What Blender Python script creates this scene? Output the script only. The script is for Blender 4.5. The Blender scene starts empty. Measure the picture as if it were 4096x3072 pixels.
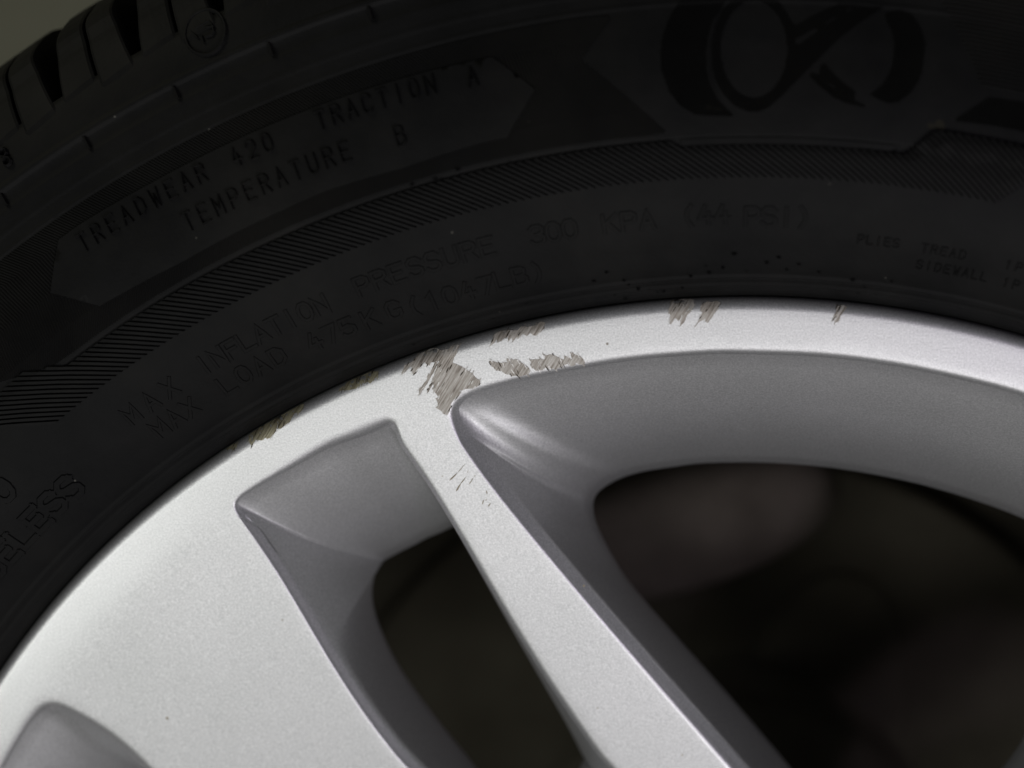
import bpy, math, random
from mathutils import Matrix, Vector
from mathutils.geometry import delaunay_2d_cdt
rnd = random.Random(7)
R = math.radians
SC = bpy.context.scene
COL = SC.collection

# ------------------------------------------------------------------ camera
HUB = 0.3075                      # height of the wheel axle above the floor
cam_d = bpy.data.cameras.new("camera")
cam = bpy.data.objects.new("camera", cam_d)
COL.objects.link(cam)
cam_d.lens = 74.98
cam_d.sensor_width = 36.0
cam_d.clip_start = 0.01
cam_d.clip_end = 50
cam_d.dof.use_dof = True
cam_d.dof.focus_distance = 0.464
cam_d.dof.aperture_fstop = 5.6
_m = Matrix.Rotation(R(90), 4, 'X') @ Matrix.Translation((-0.00926, 0.29037, 0.44879)) \
    @ Matrix.Rotation(-0.22242, 4, 'X') @ Matrix.Rotation(0.08685, 4, 'Y')
cam.matrix_world = Matrix.Translation((0, 0, HUB)) @ _m
SC.camera = cam

# ------------------------------------------------------------------ light
w = bpy.data.worlds.new("World"); SC.world = w; w.use_nodes = True
w.node_tree.nodes["Background"].inputs[0].default_value = (0.80, 0.86, 0.92, 1)
w.node_tree.nodes["Background"].inputs[1].default_value = 0.05

def area(name, loc, target, size, power, color, size_y=None):
    d = bpy.data.lights.new(name, 'AREA'); d.energy = power; d.color = color
    d.shape = 'RECTANGLE'; d.size = size; d.size_y = size_y or size
    o = bpy.data.objects.new(name, d); COL.objects.link(o)
    o.location = loc
    o.rotation_euler = (Vector(target) - Vector(loc)).to_track_quat('-Z', 'Y').to_euler()
    return o
area("left_lamp", (-0.50, -0.70, 0.29), (-0.08, 0, 0.43), 0.42, 1.80, (0.985, 1.0, 0.96), 0.28)
area("work_lamp", (-0.06, -0.70, 0.25), (-0.05, 0, 0.45), 0.36, 0.66, (1.0, 1.0, 0.975), 0.26)
area("low_lamp", (0.32, -0.70, 0.07), (-0.05, 0, 0.45), 0.26, 2.1, (0.995, 0.968, 1.0), 0.12)
area("side_lamp", (0.42, -0.70, 0.41), (0.02, 0, 0.43), 0.06, 0.60, (0.88, 0.74, 1.0))
area("ceiling_lamp", (-1.1, -0.1, 1.5), (-0.45, 0.5, 0.75), 0.30, 2.7, (1.0, 0.96, 0.76))
SC.view_settings.view_transform = 'Standard'
SC.view_settings.look = 'None'
SC.view_settings.exposure = 0.0
SC.view_settings.gamma = 1.0

# ------------------------------------------------------------------ materials
def mat(name):
    m = bpy.data.materials.new(name); m.use_nodes = True
    nt = m.node_tree
    return m, nt, nt.nodes["Principled BSDF"]
def node(nt, t, **kw):
    n = nt.nodes.new(t)
    for k, v in kw.items(): setattr(n, k, v)
    return n
def noise(nt, scale, detail=3, rough=0.55, vec=None):
    n = node(nt, "ShaderNodeTexNoise"); n.inputs["Scale"].default_value = scale
    n.inputs["Detail"].default_value = detail; n.inputs["Roughness"].default_value = rough
    if vec is not None: nt.links.new(vec, n.inputs["Vector"])
    return n
def coords(nt): return node(nt, "ShaderNodeTexCoord").outputs["Object"]
def ramp(nt, fac, stops):
    r = node(nt, "ShaderNodeValToRGB")
    while len(r.color_ramp.elements) < len(stops): r.color_ramp.elements.new(0.5)
    for e, (p, c) in zip(r.color_ramp.elements, stops):
        e.position = p; e.color = (*c, 1)
    nt.links.new(fac, r.inputs[0]); return r
def bump(nt, height, strength, dist, prev=None):
    b = node(nt, "ShaderNodeBump"); b.inputs["Strength"].default_value = strength
    b.inputs["Distance"].default_value = dist
    nt.links.new(height, b.inputs["Height"])
    if prev: nt.links.new(prev.outputs[0], b.inputs["Normal"])
    return b

def silver_paint():
    m, nt, p = mat("silver_paint"); v = coords(nt)
    fl = noise(nt, 2600, 2, .6, v); big = noise(nt, 45, 3, .5, v); mid = noise(nt, 900, 2, .5, v)
    r = ramp(nt, fl.outputs[0], [(0.30, (.50, .505, .51)), (0.5, (.60, .60, .605)), (0.72, (.72, .72, .725))])
    mx = node(nt, "ShaderNodeMix", data_type='RGBA', blend_type='MULTIPLY'); mx.inputs[0].default_value = 1
    g = ramp(nt, big.outputs[0], [(0.3, (.955, .96, .955)), (0.7, (1, 1, 1))])
    nt.links.new(r.outputs[0], mx.inputs[6]); nt.links.new(g.outputs[0], mx.inputs[7])
    # sparse dirt specks
    vo = node(nt, "ShaderNodeTexVoronoi"); vo.inputs["Scale"].default_value = 210
    nt.links.new(v, vo.inputs["Vector"])
    sp = ramp(nt, vo.outputs["Distance"], [(0.0, (.25, .22, .18)), (0.055, (.5, .47, .42)), (0.075, (1, 1, 1))])
    wn = node(nt, "ShaderNodeTexWhiteNoise"); nt.links.new(vo.outputs["Position"], wn.inputs["Vector"])
    gt = node(nt, "ShaderNodeMath", operation='GREATER_THAN'); gt.inputs[1].default_value = .985
    nt.links.new(wn.outputs["Value"], gt.inputs[0])
    m2 = node(nt, "ShaderNodeMix", data_type='RGBA', blend_type='MULTIPLY')
    nt.links.new(gt.outputs[0], m2.inputs[0]); nt.links.new(mx.outputs[2], m2.inputs[6]); nt.links.new(sp.outputs[0], m2.inputs[7])
    nt.links.new(m2.outputs[2], p.inputs["Base Color"])
    p.inputs["Metallic"].default_value = .85; p.inputs["Roughness"].default_value = .47
    p.inputs["Coat Weight"].default_value = .45; p.inputs["Coat Roughness"].default_value = .15
    b1 = bump(nt, mid.outputs[0], .03, .0005); b2 = bump(nt, fl.outputs[0], .16, .0002, b1)
    nt.links.new(b2.outputs[0], p.inputs["Normal"])
    return m
def rubber(name, lo, hi, rough, spec, dust=True):
    m, nt, p = mat(name); v = coords(nt)
    n = noise(nt, 60, 5, .65, v); f = noise(nt, 1500, 3, .6, v)
    r = ramp(nt, n.outputs[0], [(0.32, lo), (0.68, hi)])
    big = noise(nt, 16, 4, .6, v)
    rb = ramp(nt, big.outputs[0], [(0.42, (.85, .86, .88)), (0.66, (1.35, 1.32, 1.22))])
    mb = node(nt, "ShaderNodeMix", data_type='RGBA', blend_type='MULTIPLY'); mb.inputs[0].default_value = 1
    nt.links.new(r.outputs[0], mb.inputs[6]); nt.links.new(rb.outputs[0], mb.inputs[7])
    out = mb.outputs[2]
    if dust:
        vo = node(nt, "ShaderNodeTexVoronoi"); vo.inputs["Scale"].default_value = 330
        nt.links.new(v, vo.inputs["Vector"])
        lt = node(nt, "ShaderNodeMath", operation='LESS_THAN'); lt.inputs[1].default_value = .085
        nt.links.new(vo.outputs["Distance"], lt.inputs[0])
        wn = node(nt, "ShaderNodeTexWhiteNoise"); nt.links.new(vo.outputs["Position"], wn.inputs["Vector"])
        gt = node(nt, "ShaderNodeMath", operation='GREATER_THAN'); gt.inputs[1].default_value = .975
        nt.links.new(wn.outputs["Value"], gt.inputs[0])
        mu = node(nt, "ShaderNodeMath", operation='MULTIPLY')
        nt.links.new(lt.outputs[0], mu.inputs[0]); nt.links.new(gt.outputs[0], mu.inputs[1])
        mx = node(nt, "ShaderNodeMix", data_type='RGBA')
        nt.links.new(mu.outputs[0], mx.inputs[0]); nt.links.new(out, mx.inputs[6]); mx.inputs[7].default_value = (.06, .058, .05, 1)
        out = mx.outputs[2]
    nt.links.new(out, p.inputs["Base Color"])
    p.inputs["Roughness"].default_value = rough; p.inputs["Specular IOR Level"].default_value = spec
    b = bump(nt, f.outputs[0], .25, .0002); b2 = bump(nt, n.outputs[0], .15, .002, b)
    nt.links.new(b2.outputs[0], p.inputs["Normal"])
    return m
def scraped(name, t):
    m, nt, p = mat(name); v = coords(nt)
    mp = node(nt, "ShaderNodeMapping"); mp.vector_type = 'TEXTURE'
    mp.inputs["Rotation"].default_value = (0, 0, R(58)); mp.inputs["Scale"].default_value = (14, 1, 14)
    nt.links.new(v, mp.inputs["Vector"])
    s = noise(nt, 1900, 3, .6, mp.outputs[0]); k = noise(nt, 260, 3, .6, v)
    ad = node(nt, "ShaderNodeMath", operation='MULTIPLY_ADD'); ad.inputs[1].default_value = .72
    k2 = node(nt, "ShaderNodeMath", operation='MULTIPLY'); k2.inputs[1].default_value = .28
    nt.links.new(k.outputs[0], k2.inputs[0]); nt.links.new(s.outputs[0], ad.inputs[0]); nt.links.new(k2.outputs[0], ad.inputs[2])
    r = ramp(nt, ad.outputs[0], [(q, tuple(x * y for x, y in zip(c_, t))) for q, c_ in ((0.32, (.05, .042, .034)), (0.38, (.21, .185, .155)), (0.47, (.36, .33, .29)), (0.62, (.54, .52, .48)))])
    nt.links.new(r.outputs[0], p.inputs["Base Color"])
    p.inputs["Roughness"].default_value = .55; p.inputs["Metallic"].default_value = .35
    b = bump(nt, s.outputs[0], .6, .0003); nt.links.new(b.outputs[0], p.inputs["Normal"])
    return m
def plain(name, lo, hi, scale, rough, spec=.4, metal=0.0, bstr=.2):
    m, nt, p = mat(name); v = coords(nt)
    n = noise(nt, scale, 5, .6, v)
    r = ramp(nt, n.outputs[0], [(0.3, lo), (0.7, hi)])
    nt.links.new(r.outputs[0], p.inputs["Base Color"])
    p.inputs["Roughness"].default_value = rough; p.inputs["Specular IOR Level"].default_value = spec
    p.inputs["Metallic"].default_value = metal
    b = bump(nt, n.outputs[0], bstr, .002); nt.links.new(b.outputs[0], p.inputs["Normal"])
    return m
M_SILVER = silver_paint()
M_RUB = rubber("tyre_rubber", (.0046, .0047, .0047), (.0080, .0080, .0078), .60, .10)
M_KNURL = rubber("tyre_rubber_matte", (.0068, .0068, .0065), (.0092, .0092, .0088), .85, .05, False)
M_KNURL2 = rubber("tyre_rubber_dull", (.0046, .0046, .0044), (.0064, .0064, .0061), .85, .05, False)
M_GRIME = plain("black_grime", (.0022, .0022, .0022), (.0042, .0042, .0042), 400, .9, .05)
M_SCRAPE = scraped("scraped_alloy", (1, 1, 1))
M_SCRAPE2 = scraped("grimy_scraped_alloy", (.70, .69, .52))
M_DUST = plain("dried_dirt", (.012, .0115, .009), (.024, .022, .017), 900, .9, .05)
M_METAL = plain("bare_metal", (.45, .44, .42), (.65, .64, .62), 2000, .4, .5, .8)
M_DIRT2 = plain("dark_gouge", (.03, .025, .018), (.10, .085, .065), 1500, .8, .1)
M_DIRT = plain("brown_dirt", (.20, .17, .11), (.40, .35, .26), 1500, .8, .1)
M_WALL = plain("olive_grey_wall", (.20, .195, .145), (.25, .245, .19), 9, .8, .2)
M_FLOOR = plain("grey_floor", (.10, .10, .09), (.16, .155, .145), 14, .8, .25)
M_IRON = plain("dark_iron", (.045, .04, .028), (.07, .063, .046), 40, .8, .15)
M_RUST = plain("brown_cast_iron", (.075, .064, .052), (.135, .117, .098), 45, .8, .1)

M_RUST2 = plain("dusty_cast_iron", (.10, .088, .072), (.17, .152, .128), 45, .8, .1)

# ------------------------------------------------------------------ mesh helpers
def make(name, verts, faces, m, parent=None, smooth=True, kind=None, label=None):
    me = bpy.data.meshes.new(name); me.from_pydata(verts, [], faces); me.validate(); me.update()
    if smooth:
        me.polygons.foreach_set("use_smooth", [True] * len(me.polygons))
    me.materials.append(m)
    o = bpy.data.objects.new(name, me); COL.objects.link(o)
    if parent: o.parent = parent
    if kind: o["kind"] = kind
    if label: o["label"] = label
    return o
def pxy(c, r):                      # clock angle (deg from top), radius (mm) -> hub plane (m)
    a = R(c); return (r * 1e-3 * math.sin(a), r * 1e-3 * math.cos(a))
def catmull(pts, n):
    """n+1 points spread evenly along a smooth curve through pts"""
    P = [Vector(p) for p in pts]
    if len(P) == 2: P = [P[0], (P[0] + P[1]) / 2, P[1]]
    Q = []
    for i in range(len(P) - 1):
        p0 = P[i - 1] if i else 2 * P[0] - P[1]
        p1, p2 = P[i], P[i + 1]
        p3 = P[i + 2] if i + 2 < len(P) else 2 * P[-1] - P[-2]
        m1 = (p2 - p0) * .5; m2 = (p3 - p1) * .5; L = (p2 - p1).length
        for m_ in (m1, m2):
            if m_.length > L: m_ *= L / m_.length
        for k in range(16):
            t = k / 16
            Q.append((2*t**3-3*t**2+1)*p1 + (t**3-2*t**2+t)*m1 + (-2*t**3+3*t**2)*p2 + (t**3-t**2)*m2)
    Q.append(P[-1])
    d = [0]
    for i in range(1, len(Q)): d.append(d[-1] + (Q[i] - Q[i-1]).length)
    out = []; j = 0
    for k in range(n + 1):
        s = d[-1] * k / n
        while j < len(Q) - 2 and d[j + 1] < s: j += 1
        e = d[j + 1] - d[j]; out.append(Q[j].lerp(Q[j + 1], (s - d[j]) / e if e > 0 else 0))
    return out
def lathe(prof, seg, a0=0, a1=360):
    full = (a1 - a0) >= 360; n = seg if full else seg + 1
    V = []; F = []
    for r, z in prof:
        for i in range(n):
            x, y = pxy(a0 + (a1 - a0) * i / seg, r); V.append((x, y, z * 1e-3))
    for j in range(len(prof) - 1):
        for i in range(seg):
            k = (i + 1) % n
            F.append((j*n+i, j*n+k, (j+1)*n+k, (j+1)*n+i))
    return V, F
def inside(p, poly):
    x, y = p; c = False; n = len(poly); j = n - 1
    for i in range(n):
        xi, yi = poly[i]; xj, yj = poly[j]
        if (yi > y) != (yj > y) and x < (xj - xi) * (y - yi) / (yj - yi) + xi: c = not c
        j = i
    return c

# ------------------------------------------------------------------ tyre surface
PR = [207.5, 208.5, 212, 220, 228, 235, 243, 252, 262, 272, 281.7, 290, 298, 304, 307.2]
PZ = [-3, -1, 3, 7.5, 10.0, 11.0, 11.2, 10.0, 7.0, 3.5, 0.0, -5.0, -12.5, -22.0, -38.0]
PM = [(PZ[min(i+1, 14)] - PZ[max(i-1, 0)]) / (PR[min(i+1, 14)] - PR[max(i-1, 0)]) for i in range(15)]
# numpy-like end/inner gradients on the uneven grid
for i in range(1, 14):
    h0 = PR[i] - PR[i-1]; h1 = PR[i+1] - PR[i]
    PM[i] = (h0*h0*PZ[i+1] - h1*h1*PZ[i-1] + (h1*h1 - h0*h0)*PZ[i]) / (h0*h1*(h0+h1))
def ztyre(r):
    r = min(max(r, PR[0]), PR[-1]); i = 0
    while i < 13 and PR[i + 1] < r: i += 1
    h = PR[i+1] - PR[i]; t = (r - PR[i]) / h
    return (2*t**3-3*t**2+1)*PZ[i] + (t**3-2*t**2+t)*h*PM[i] + (-2*t**3+3*t**2)*PZ[i+1] + (t**3-t**2)*h*PM[i+1]
def ntyre(r):                       # normal (radial, axial)
    d = (ztyre(r + .05) - ztyre(r - .05)) / .1 if r < 306.9 else -8
    l = math.hypot(1, d); return (-d / l, 1 / l)
def step_h(r):                      # the decorated band stands .45 mm proud of the bead side
    t = min(max((r - 242.9) / .5, 0), 1)
    return .45 * t * t * (3 - 2 * t) * (1 - min(max((r - 262) / 7, 0), 1))
def P(c, r, h=0.0):                 # point on the sidewall, lifted h mm
    nr, nz = ntyre(r); h += step_h(r)
    x, y = pxy(c, r + nr * h); return (x, y, (ztyre(r) + nz * h) * 1e-3)

# outlines read off the photograph as (clock angle, radius) or hub-plane millimetres
D={'A_side':[(0.87,93.47),(-2.36,100.58),(-5.09,107.68),(-7.43,114.79),(-9.42,121.89),(-11.15,129.0),(-12.66,136.1),(-13.99,143.21),(-15.17,150.31),(-16.22,157.42),(-17.15,164.52),(-17.96,171.63),(-18.64,178.73),(-19.17,185.84)],
'A_corner':[(-19.19,189.57),(-19.07,192.75),(-18.67,194.67),(-17.91,195.71)],
'A_top':[(-17.04,196.13),(-15.41,196.2),(-13.34,196.14),(-11.3,196.08),(-8.24,196.16),(-5.69,196.19),(-2.56,196.22),(-0.41,196.19),(4.82,196.23),(9.04,196.2),(13.29,196.14),(17.72,196.26)],
'N_left':[(-37.81,115.27),(-37.92,124.3),(-37.75,133.33),(-37.38,142.36),(-36.88,151.39),(-36.33,160.42),(-35.79,169.45),(-35.35,178.48),(-35.08,187.51)],
'N_c1':[(-34.92,194.61),(-34.69,196.53),(-34.11,197.28)],
'N_top':[(-32.99,197.3),(-30.27,197.14),(-27.4,197.37),(-25.17,196.75),(-23.88,196.6)],
'N_c2':[(-23.11,196.38),(-22.71,195.37),(-22.64,193.71)],
'N_right':[(-22.76,190.51),(-22.31,181.97),(-21.95,173.44),(-21.63,164.9),(-21.3,156.36),(-20.94,147.83),(-20.5,139.29),(-19.94,130.76),(-19.21,122.22),(-18.28,113.68),(-17.11,105.15),(-15.65,96.61)],
'L_right':[(-53.84,191.53),(-53.61,187.61),(-53.45,182.17),(-53.57,175.81),(-53.91,169.72),(-54.37,163.46)],
'A_bside':[(11.55,83.9),(7.45,89.61),(3.99,95.31),(1.03,101.02),(-1.55,106.72),(-3.84,112.43),(-5.87,118.13),(-7.69,123.84),(-9.29,129.54),(-10.62,135.25),(-11.63,140.95),(-12.21,146.66)],
'A_bcorner':[(-12.67,151.15),(-12.71,154.99),(-12.42,157.37),(-11.53,159.47),(-9.96,161.12)],
'A_btop':[(-7.92,162.01),(-5.13,162.35),(-3.01,162.72),(1.12,162.81),(5.24,162.9),(9.37,163.01),(14.93,163.16),(20.57,163.92),(23.58,164.43)],
'N_bleft':[(-36.24,98.38),(-36.16,105.08),(-36.16,111.77),(-36.2,118.47),(-36.2,125.16),(-36.1,131.86),(-35.84,138.56),(-35.36,145.25),(-34.59,151.95)],
'N_bc1':[(-33.69,156.58),(-32.4,160.23),(-31.18,161.66)],
'N_btop':[(-29.51,161.6),(-28.14,161.42),(-27.03,161.53),(-25.74,161.34)],
'N_bc2':[(-24.34,161.29),(-23.45,160.74),(-23.0,158.74)],
'N_bright':[(-22.85,154.85),(-23.11,148.15),(-23.24,141.46),(-23.25,134.76),(-23.17,128.06),(-23.02,121.36),(-22.85,114.67),(-22.67,107.97),(-22.5,101.27),(-22.39,94.58),(-22.35,87.88)],
'scuffs':[[(-60.53,197.33),(-61.15,197.48),(-62.13,196.92),(-62.71,196.55),(-63.71,196.34),(-64.72,196.21),(-66.23,196.48),(-67.86,196.02),(-69.78,195.06),(-70.5,194.12),(-71.28,193.56),(-72.68,192.97),(-73.27,191.64),(-73.48,190.94),(-72.47,191.65),(-71.66,192.63),(-70.96,192.83),(-71.1,191.24),(-70.61,190.94),(-69.89,192.05),(-68.97,193.05),(-68.27,193.74),(-67.68,193.05),(-67.18,193.25),(-66.88,193.65),(-65.29,194.05),(-64.99,193.95),(-65.62,192.65),(-66.26,191.04),(-66.6,189.23),(-66.34,188.22),(-66.84,187.92),(-65.89,186.6),(-65.32,185.89),(-66.11,185.69),(-65.74,184.98),(-65.57,183.96),(-66.18,183.65),(-64.82,182.73),(-64.64,182.21),(-63.66,181.9),(-63.04,182.72),(-62.8,184.15),(-62.37,185.17),(-60.96,186.19),(-60.73,187.41),(-58.74,187.81),(-56.96,188.21),(-56.16,188.81),(-56.23,189.62),(-57.1,190.23),(-57.87,191.24),(-59.22,192.14),(-60.78,193.05),(-62.15,193.55),(-61.71,195.05),(-60.71,196.79)],[(-65.89,193.75),(-66.93,191.85),(-67.98,189.63),(-69.61,187.82),(-69.75,186.4),(-68.63,187.72),(-67.17,190.04),(-65.93,192.25),(-65.46,193.65)],[(-66.48,190.24),(-66.8,189.23),(-67.95,187.21),(-67.55,187.41),(-66.62,188.73)],[(-41.83,202.25),(-42.83,202.39),(-43.98,201.68),(-45.55,201.29),(-47.14,201.33),(-47.9,200.71),(-50.09,200.63),(-51.48,200.41),(-52.83,199.69),(-53.39,198.41),(-54.3,197.04),(-53.8,197.33),(-53.0,197.93),(-52.41,198.8),(-52.32,197.93),(-51.43,198.52),(-50.05,199.2),(-49.96,198.22),(-49.26,199.02),(-48.98,198.22),(-48.28,199.02),(-47.1,199.7),(-46.71,199.99),(-45.93,199.41),(-45.14,200.2),(-44.56,199.6),(-43.78,199.5),(-42.79,200.39),(-42.2,201.17)],[(-54.27,193.94),(-53.67,194.04),(-52.31,193.64),(-50.74,193.74),(-50.25,193.64),(-50.52,194.54),(-49.16,194.24),(-48.37,194.43),(-46.82,193.43),(-45.76,192.43),(-45.29,191.62),(-45.89,190.92),(-47.27,190.58),(-49.23,190.62),(-50.6,191.03),(-51.56,191.73),(-52.74,191.83),(-53.7,192.84)],[(-45.34,194.23),(-44.46,194.33),(-43.08,194.53),(-42.31,194.22),(-42.0,194.82),(-42.48,195.52),(-41.7,195.22),(-40.33,195.42),(-38.98,194.62),(-38.4,194.42),(-37.91,194.22),(-38.0,195.12),(-37.02,194.91),(-36.25,194.21),(-36.34,195.01),(-36.72,195.91),(-35.46,195.31),(-34.29,194.91),(-33.43,193.61),(-33.73,193.1),(-34.71,193.21),(-35.48,193.61),(-35.49,193.01),(-36.47,192.81),(-37.24,193.31),(-38.03,193.01),(-38.62,192.61),(-39.8,192.11),(-40.97,192.21),(-42.34,192.42),(-42.54,191.92),(-44.11,191.82),(-45.07,192.83)],[(-78.58,191.45),(-78.68,190.71),(-79.55,189.88),(-80.34,188.94),(-80.96,189.34),(-81.58,188.91),(-82.03,189.14),(-82.73,188.63),(-83.43,187.79),(-84.5,187.59),(-85.21,187.4),(-86.66,187.33),(-87.47,187.05),(-87.25,187.58),(-86.05,188.39),(-84.39,189.62),(-82.62,190.33),(-80.32,191.3)],[(-95.4,184.04),(-95.68,182.88),(-96.2,182.3),(-96.67,182.42),(-97.4,182.14),(-97.9,181.32),(-98.79,180.13),(-99.87,179.24),(-100.6,178.71),(-101.31,178.86),(-102.05,177.63),(-102.8,176.73),(-103.51,176.55),(-104.04,176.73),(-104.77,176.1),(-105.66,176.25),(-106.3,176.23),(-106.76,175.45),(-107.13,174.83),(-107.58,175.42),(-107.82,176.2),(-108.02,176.74),(-107.59,177.31),(-105.62,178.7),(-103.44,179.96),(-100.88,181.76),(-98.19,182.84),(-96.74,183.73)],[(-111.18,173.96),(-111.46,173.78),(-111.77,173.9),(-113.15,173.49),(-113.49,173.99),(-111.47,175.08),(-110.71,174.83)],[(-15.14,205.68),(-14.72,206.91),(-13.42,207.34),(-12.33,207.04),(-11.03,207.44),(-10.16,207.0),(-9.83,205.9),(-10.59,204.86),(-11.46,203.98),(-11.89,202.88),(-12.76,201.77),(-13.19,201.33),(-12.76,203.32),(-13.41,202.66),(-13.95,203.33),(-14.49,202.88),(-14.93,202.0),(-15.25,202.0),(-15.03,203.77),(-15.57,205.07)],[(-8.65,205.9),(-7.13,206.67),(-6.27,206.58),(-5.19,206.86),(-4.43,206.49),(-4.97,205.28),(-5.84,204.19),(-6.48,203.08),(-7.13,202.2),(-7.78,202.65),(-7.13,204.19),(-8.0,202.87),(-9.08,202.32),(-9.62,201.76),(-8.86,203.31),(-8.21,204.41),(-8.75,204.86)],[(20.18,205.53),(21.7,205.78),(22.33,205.4),(21.88,204.82),(20.81,203.67),(20.4,202.35),(19.76,202.24),(19.32,203.01),(19.95,204.32)]],
'scratches':[[(-60.04,170.72),(-60.7,170.03),(-61.49,169.1),(-61.79,168.63),(-61.21,169.21),(-60.44,170.16)],[(-61.79,168.63),(-62.55,168.07),(-63.44,167.24),(-63.72,166.74),(-63.03,167.18),(-62.19,168.07)],[(-59.95,167.71),(-60.47,167.17),(-61.08,166.42),(-61.25,166.01),(-60.77,166.45),(-60.21,167.23)],[(-61.12,166.27),(-61.65,165.63),(-62.22,164.74),(-62.31,164.23),(-61.8,164.75),(-61.31,165.7)],[(-57.94,168.23),(-58.04,168.01),(-58.12,167.72),(-58.08,167.57),(-57.98,167.76),(-57.93,168.06)],[(-58.27,167.57),(-58.72,167.02),(-59.24,166.27),(-59.38,165.87),(-58.97,166.33),(-58.5,167.11)],[(-59.47,169.15),(-59.58,168.99),(-59.69,168.75),(-59.67,168.63),(-59.55,168.76),(-59.48,169.0)],[(-65.3,167.99),(-65.36,167.85),(-65.33,167.72),(-65.18,167.73),(-65.09,167.87),(-65.18,167.97)],[(-55.56,164.55),(-55.63,164.21),(-55.61,163.79),(-55.46,163.62),(-55.35,163.92),(-55.44,164.33)],[(-56.24,162.44),(-56.46,162.03),(-56.64,161.47),(-56.59,161.19),(-56.37,161.53),(-56.24,162.1)],[(-55.61,162.57),(-55.72,162.4),(-55.8,162.17),(-55.75,162.04),(-55.64,162.18),(-55.6,162.43)],[(-54.7,161.65),(-54.98,161.37),(-55.27,160.97),(-55.29,160.72),(-55.02,160.93),(-54.79,161.37)]],
'specks':[[(-129.88,110.07),(-130.09,109.72),(-130.41,109.72),(-130.46,110.07),(-130.33,110.42),(-130.08,110.42)],[(-102.33,133.88),(-102.41,133.68),(-102.55,133.68),(-102.67,133.89),(-102.56,134.09),(-102.36,134.09)],[(-31.69,112.3),(-31.77,112.13),(-31.94,112.13),(-31.97,112.3),(-31.91,112.47),(-31.79,112.48)],[(-12.6,100.78),(-12.72,100.57),(-12.87,100.57),(-12.94,100.78),(-12.89,100.99),(-12.7,100.99)],[(-34.3,142.0),(-34.37,141.73),(-34.58,141.73),(-34.74,142.0),(-34.59,142.27),(-34.35,142.27)]],
'emblem':[[(-2.236,273.842),(-2.731,270.736),(-3.178,267.636),(-3.551,263.986),(-3.723,260.272),(-3.684,256.489),(-3.425,252.628),(-2.957,249.78),(-2.278,247.846),(-1.516,247.431),(-0.37,247.161),(-0.811,248.831),(-1.243,251.052),(-1.541,253.795),(-1.678,256.505),(-1.687,259.725),(-1.576,262.925),(-1.288,266.365),(-1.044,267.937),(-0.742,270.314),(-0.271,272.412),(0.654,273.974),(-1.074,274.945)],[(0.425,271.827),(-0.156,271.326),(-0.568,269.754),(-0.925,268.189),(-1.235,265.013),(-1.434,261.557),(-1.473,257.81),(-1.289,254.293),(-0.928,251.55),(-0.43,249.337),(0.202,248.082),(0.709,248.075),(1.21,249.035),(1.822,251.504),(2.537,254.806),(3.409,258.963),(4.254,263.173),(4.98,266.066),(5.644,268.446),(6.079,270.097),(5.329,269.669),(4.625,269.971),(4.16,269.839),(3.705,268.922),(2.906,266.891),(2.271,265.063),(2.056,266.244),(1.778,268.363),(1.417,270.487),(0.948,271.684)],[(6.138,268.647),(6.445,269.318),(6.789,269.613),(7.274,268.915),(7.682,266.718),(7.973,263.661),(8.041,260.213),(7.938,256.405),(7.622,253.549),(7.12,251.543),(6.635,251.045),(6.182,251.658),(5.789,252.443),(6.243,254.237),(6.55,256.781),(6.668,259.509),(6.659,262.449),(6.474,265.311),(6.2,267.065)],[(2.961,255.407),(3.139,255.973),(3.451,255.5),(3.374,256.82),(3.604,257.936),(4.059,255.908),(4.578,254.177),(5.1,252.732),(5.136,250.994),(5.526,250.321),(6.091,250.271),(5.473,249.897),(4.774,250.337),(4.13,251.367),(3.479,253.364)]],
'emblem_holes':[[(1.945,260.482),(1.921,258.34),(1.824,256.299),(1.656,254.46),(1.425,252.916),(1.142,251.75),(0.822,251.024),(0.481,250.781),(0.139,251.034),(-0.185,251.769),(-0.473,252.946),(-0.71,254.501),(-0.884,256.351),(-0.987,258.403),(-1.015,260.553),(-0.97,262.695),(-0.853,264.721),(-0.674,266.53),(-0.441,268.034),(-0.166,269.159),(0.137,269.853),(0.456,270.08),(0.775,269.831),(1.079,269.118),(1.356,267.976),(1.591,266.461),(1.774,264.646),(1.894,262.62)],[(2.32,262.527),(2.362,261.061),(2.828,262.598),(3.287,264.284),(3.135,264.656)],[(3.451,265.521),(3.628,265.559),(4.082,267.006),(3.933,267.156)],[(4.361,268.018),(4.476,268.185),(4.755,269.073),(4.579,269.153)],[(3.776,254.233),(4.221,253.407),(4.163,253.123),(3.845,253.714)]],
'emblem_arc':[(-1.257,266.628),(-1.516,262.914),(-1.596,259.708),(-1.586,256.489),(-1.447,253.78),(-1.179,251.313)],
'side_panel':[(8.159,274.384),(9.136,268.288),(9.911,262.79),(10.734,257.029),(11.816,256.903),(14.13,257.075),(13.447,278.782)],
'wedge':[(9.72,249.372),(11.127,254.984),(12.754,255.379),(14.199,255.789),(14.515,250.311),(13.041,249.862),(11.366,249.688)],
'label':[(-33.263,265.204),(-34.904,257.062),(-33.126,248.817),(-31.638,248.365),(-28.445,247.538),(-23.502,247.824),(-20.464,248.144),(-16.427,247.418),(-12.411,248.181),(-11.25,248.08),(-9.54,256.361),(-11.216,264.419),(-15.348,264.67),(-19.15,264.793),(-23.557,264.824),(-28.165,264.917),(-32.12,265.42)],
'knurl':[(-5.674,268.95),(-7.29,260.662),(-3.651,244.343)],
'hatch_ext':[(7.764,241.685),(8.986,247.057),(9.569,247.184),(12.677,246.603),(-36.879,244.487),(-38.51,247.589),(-39.757,247.488)],
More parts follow.
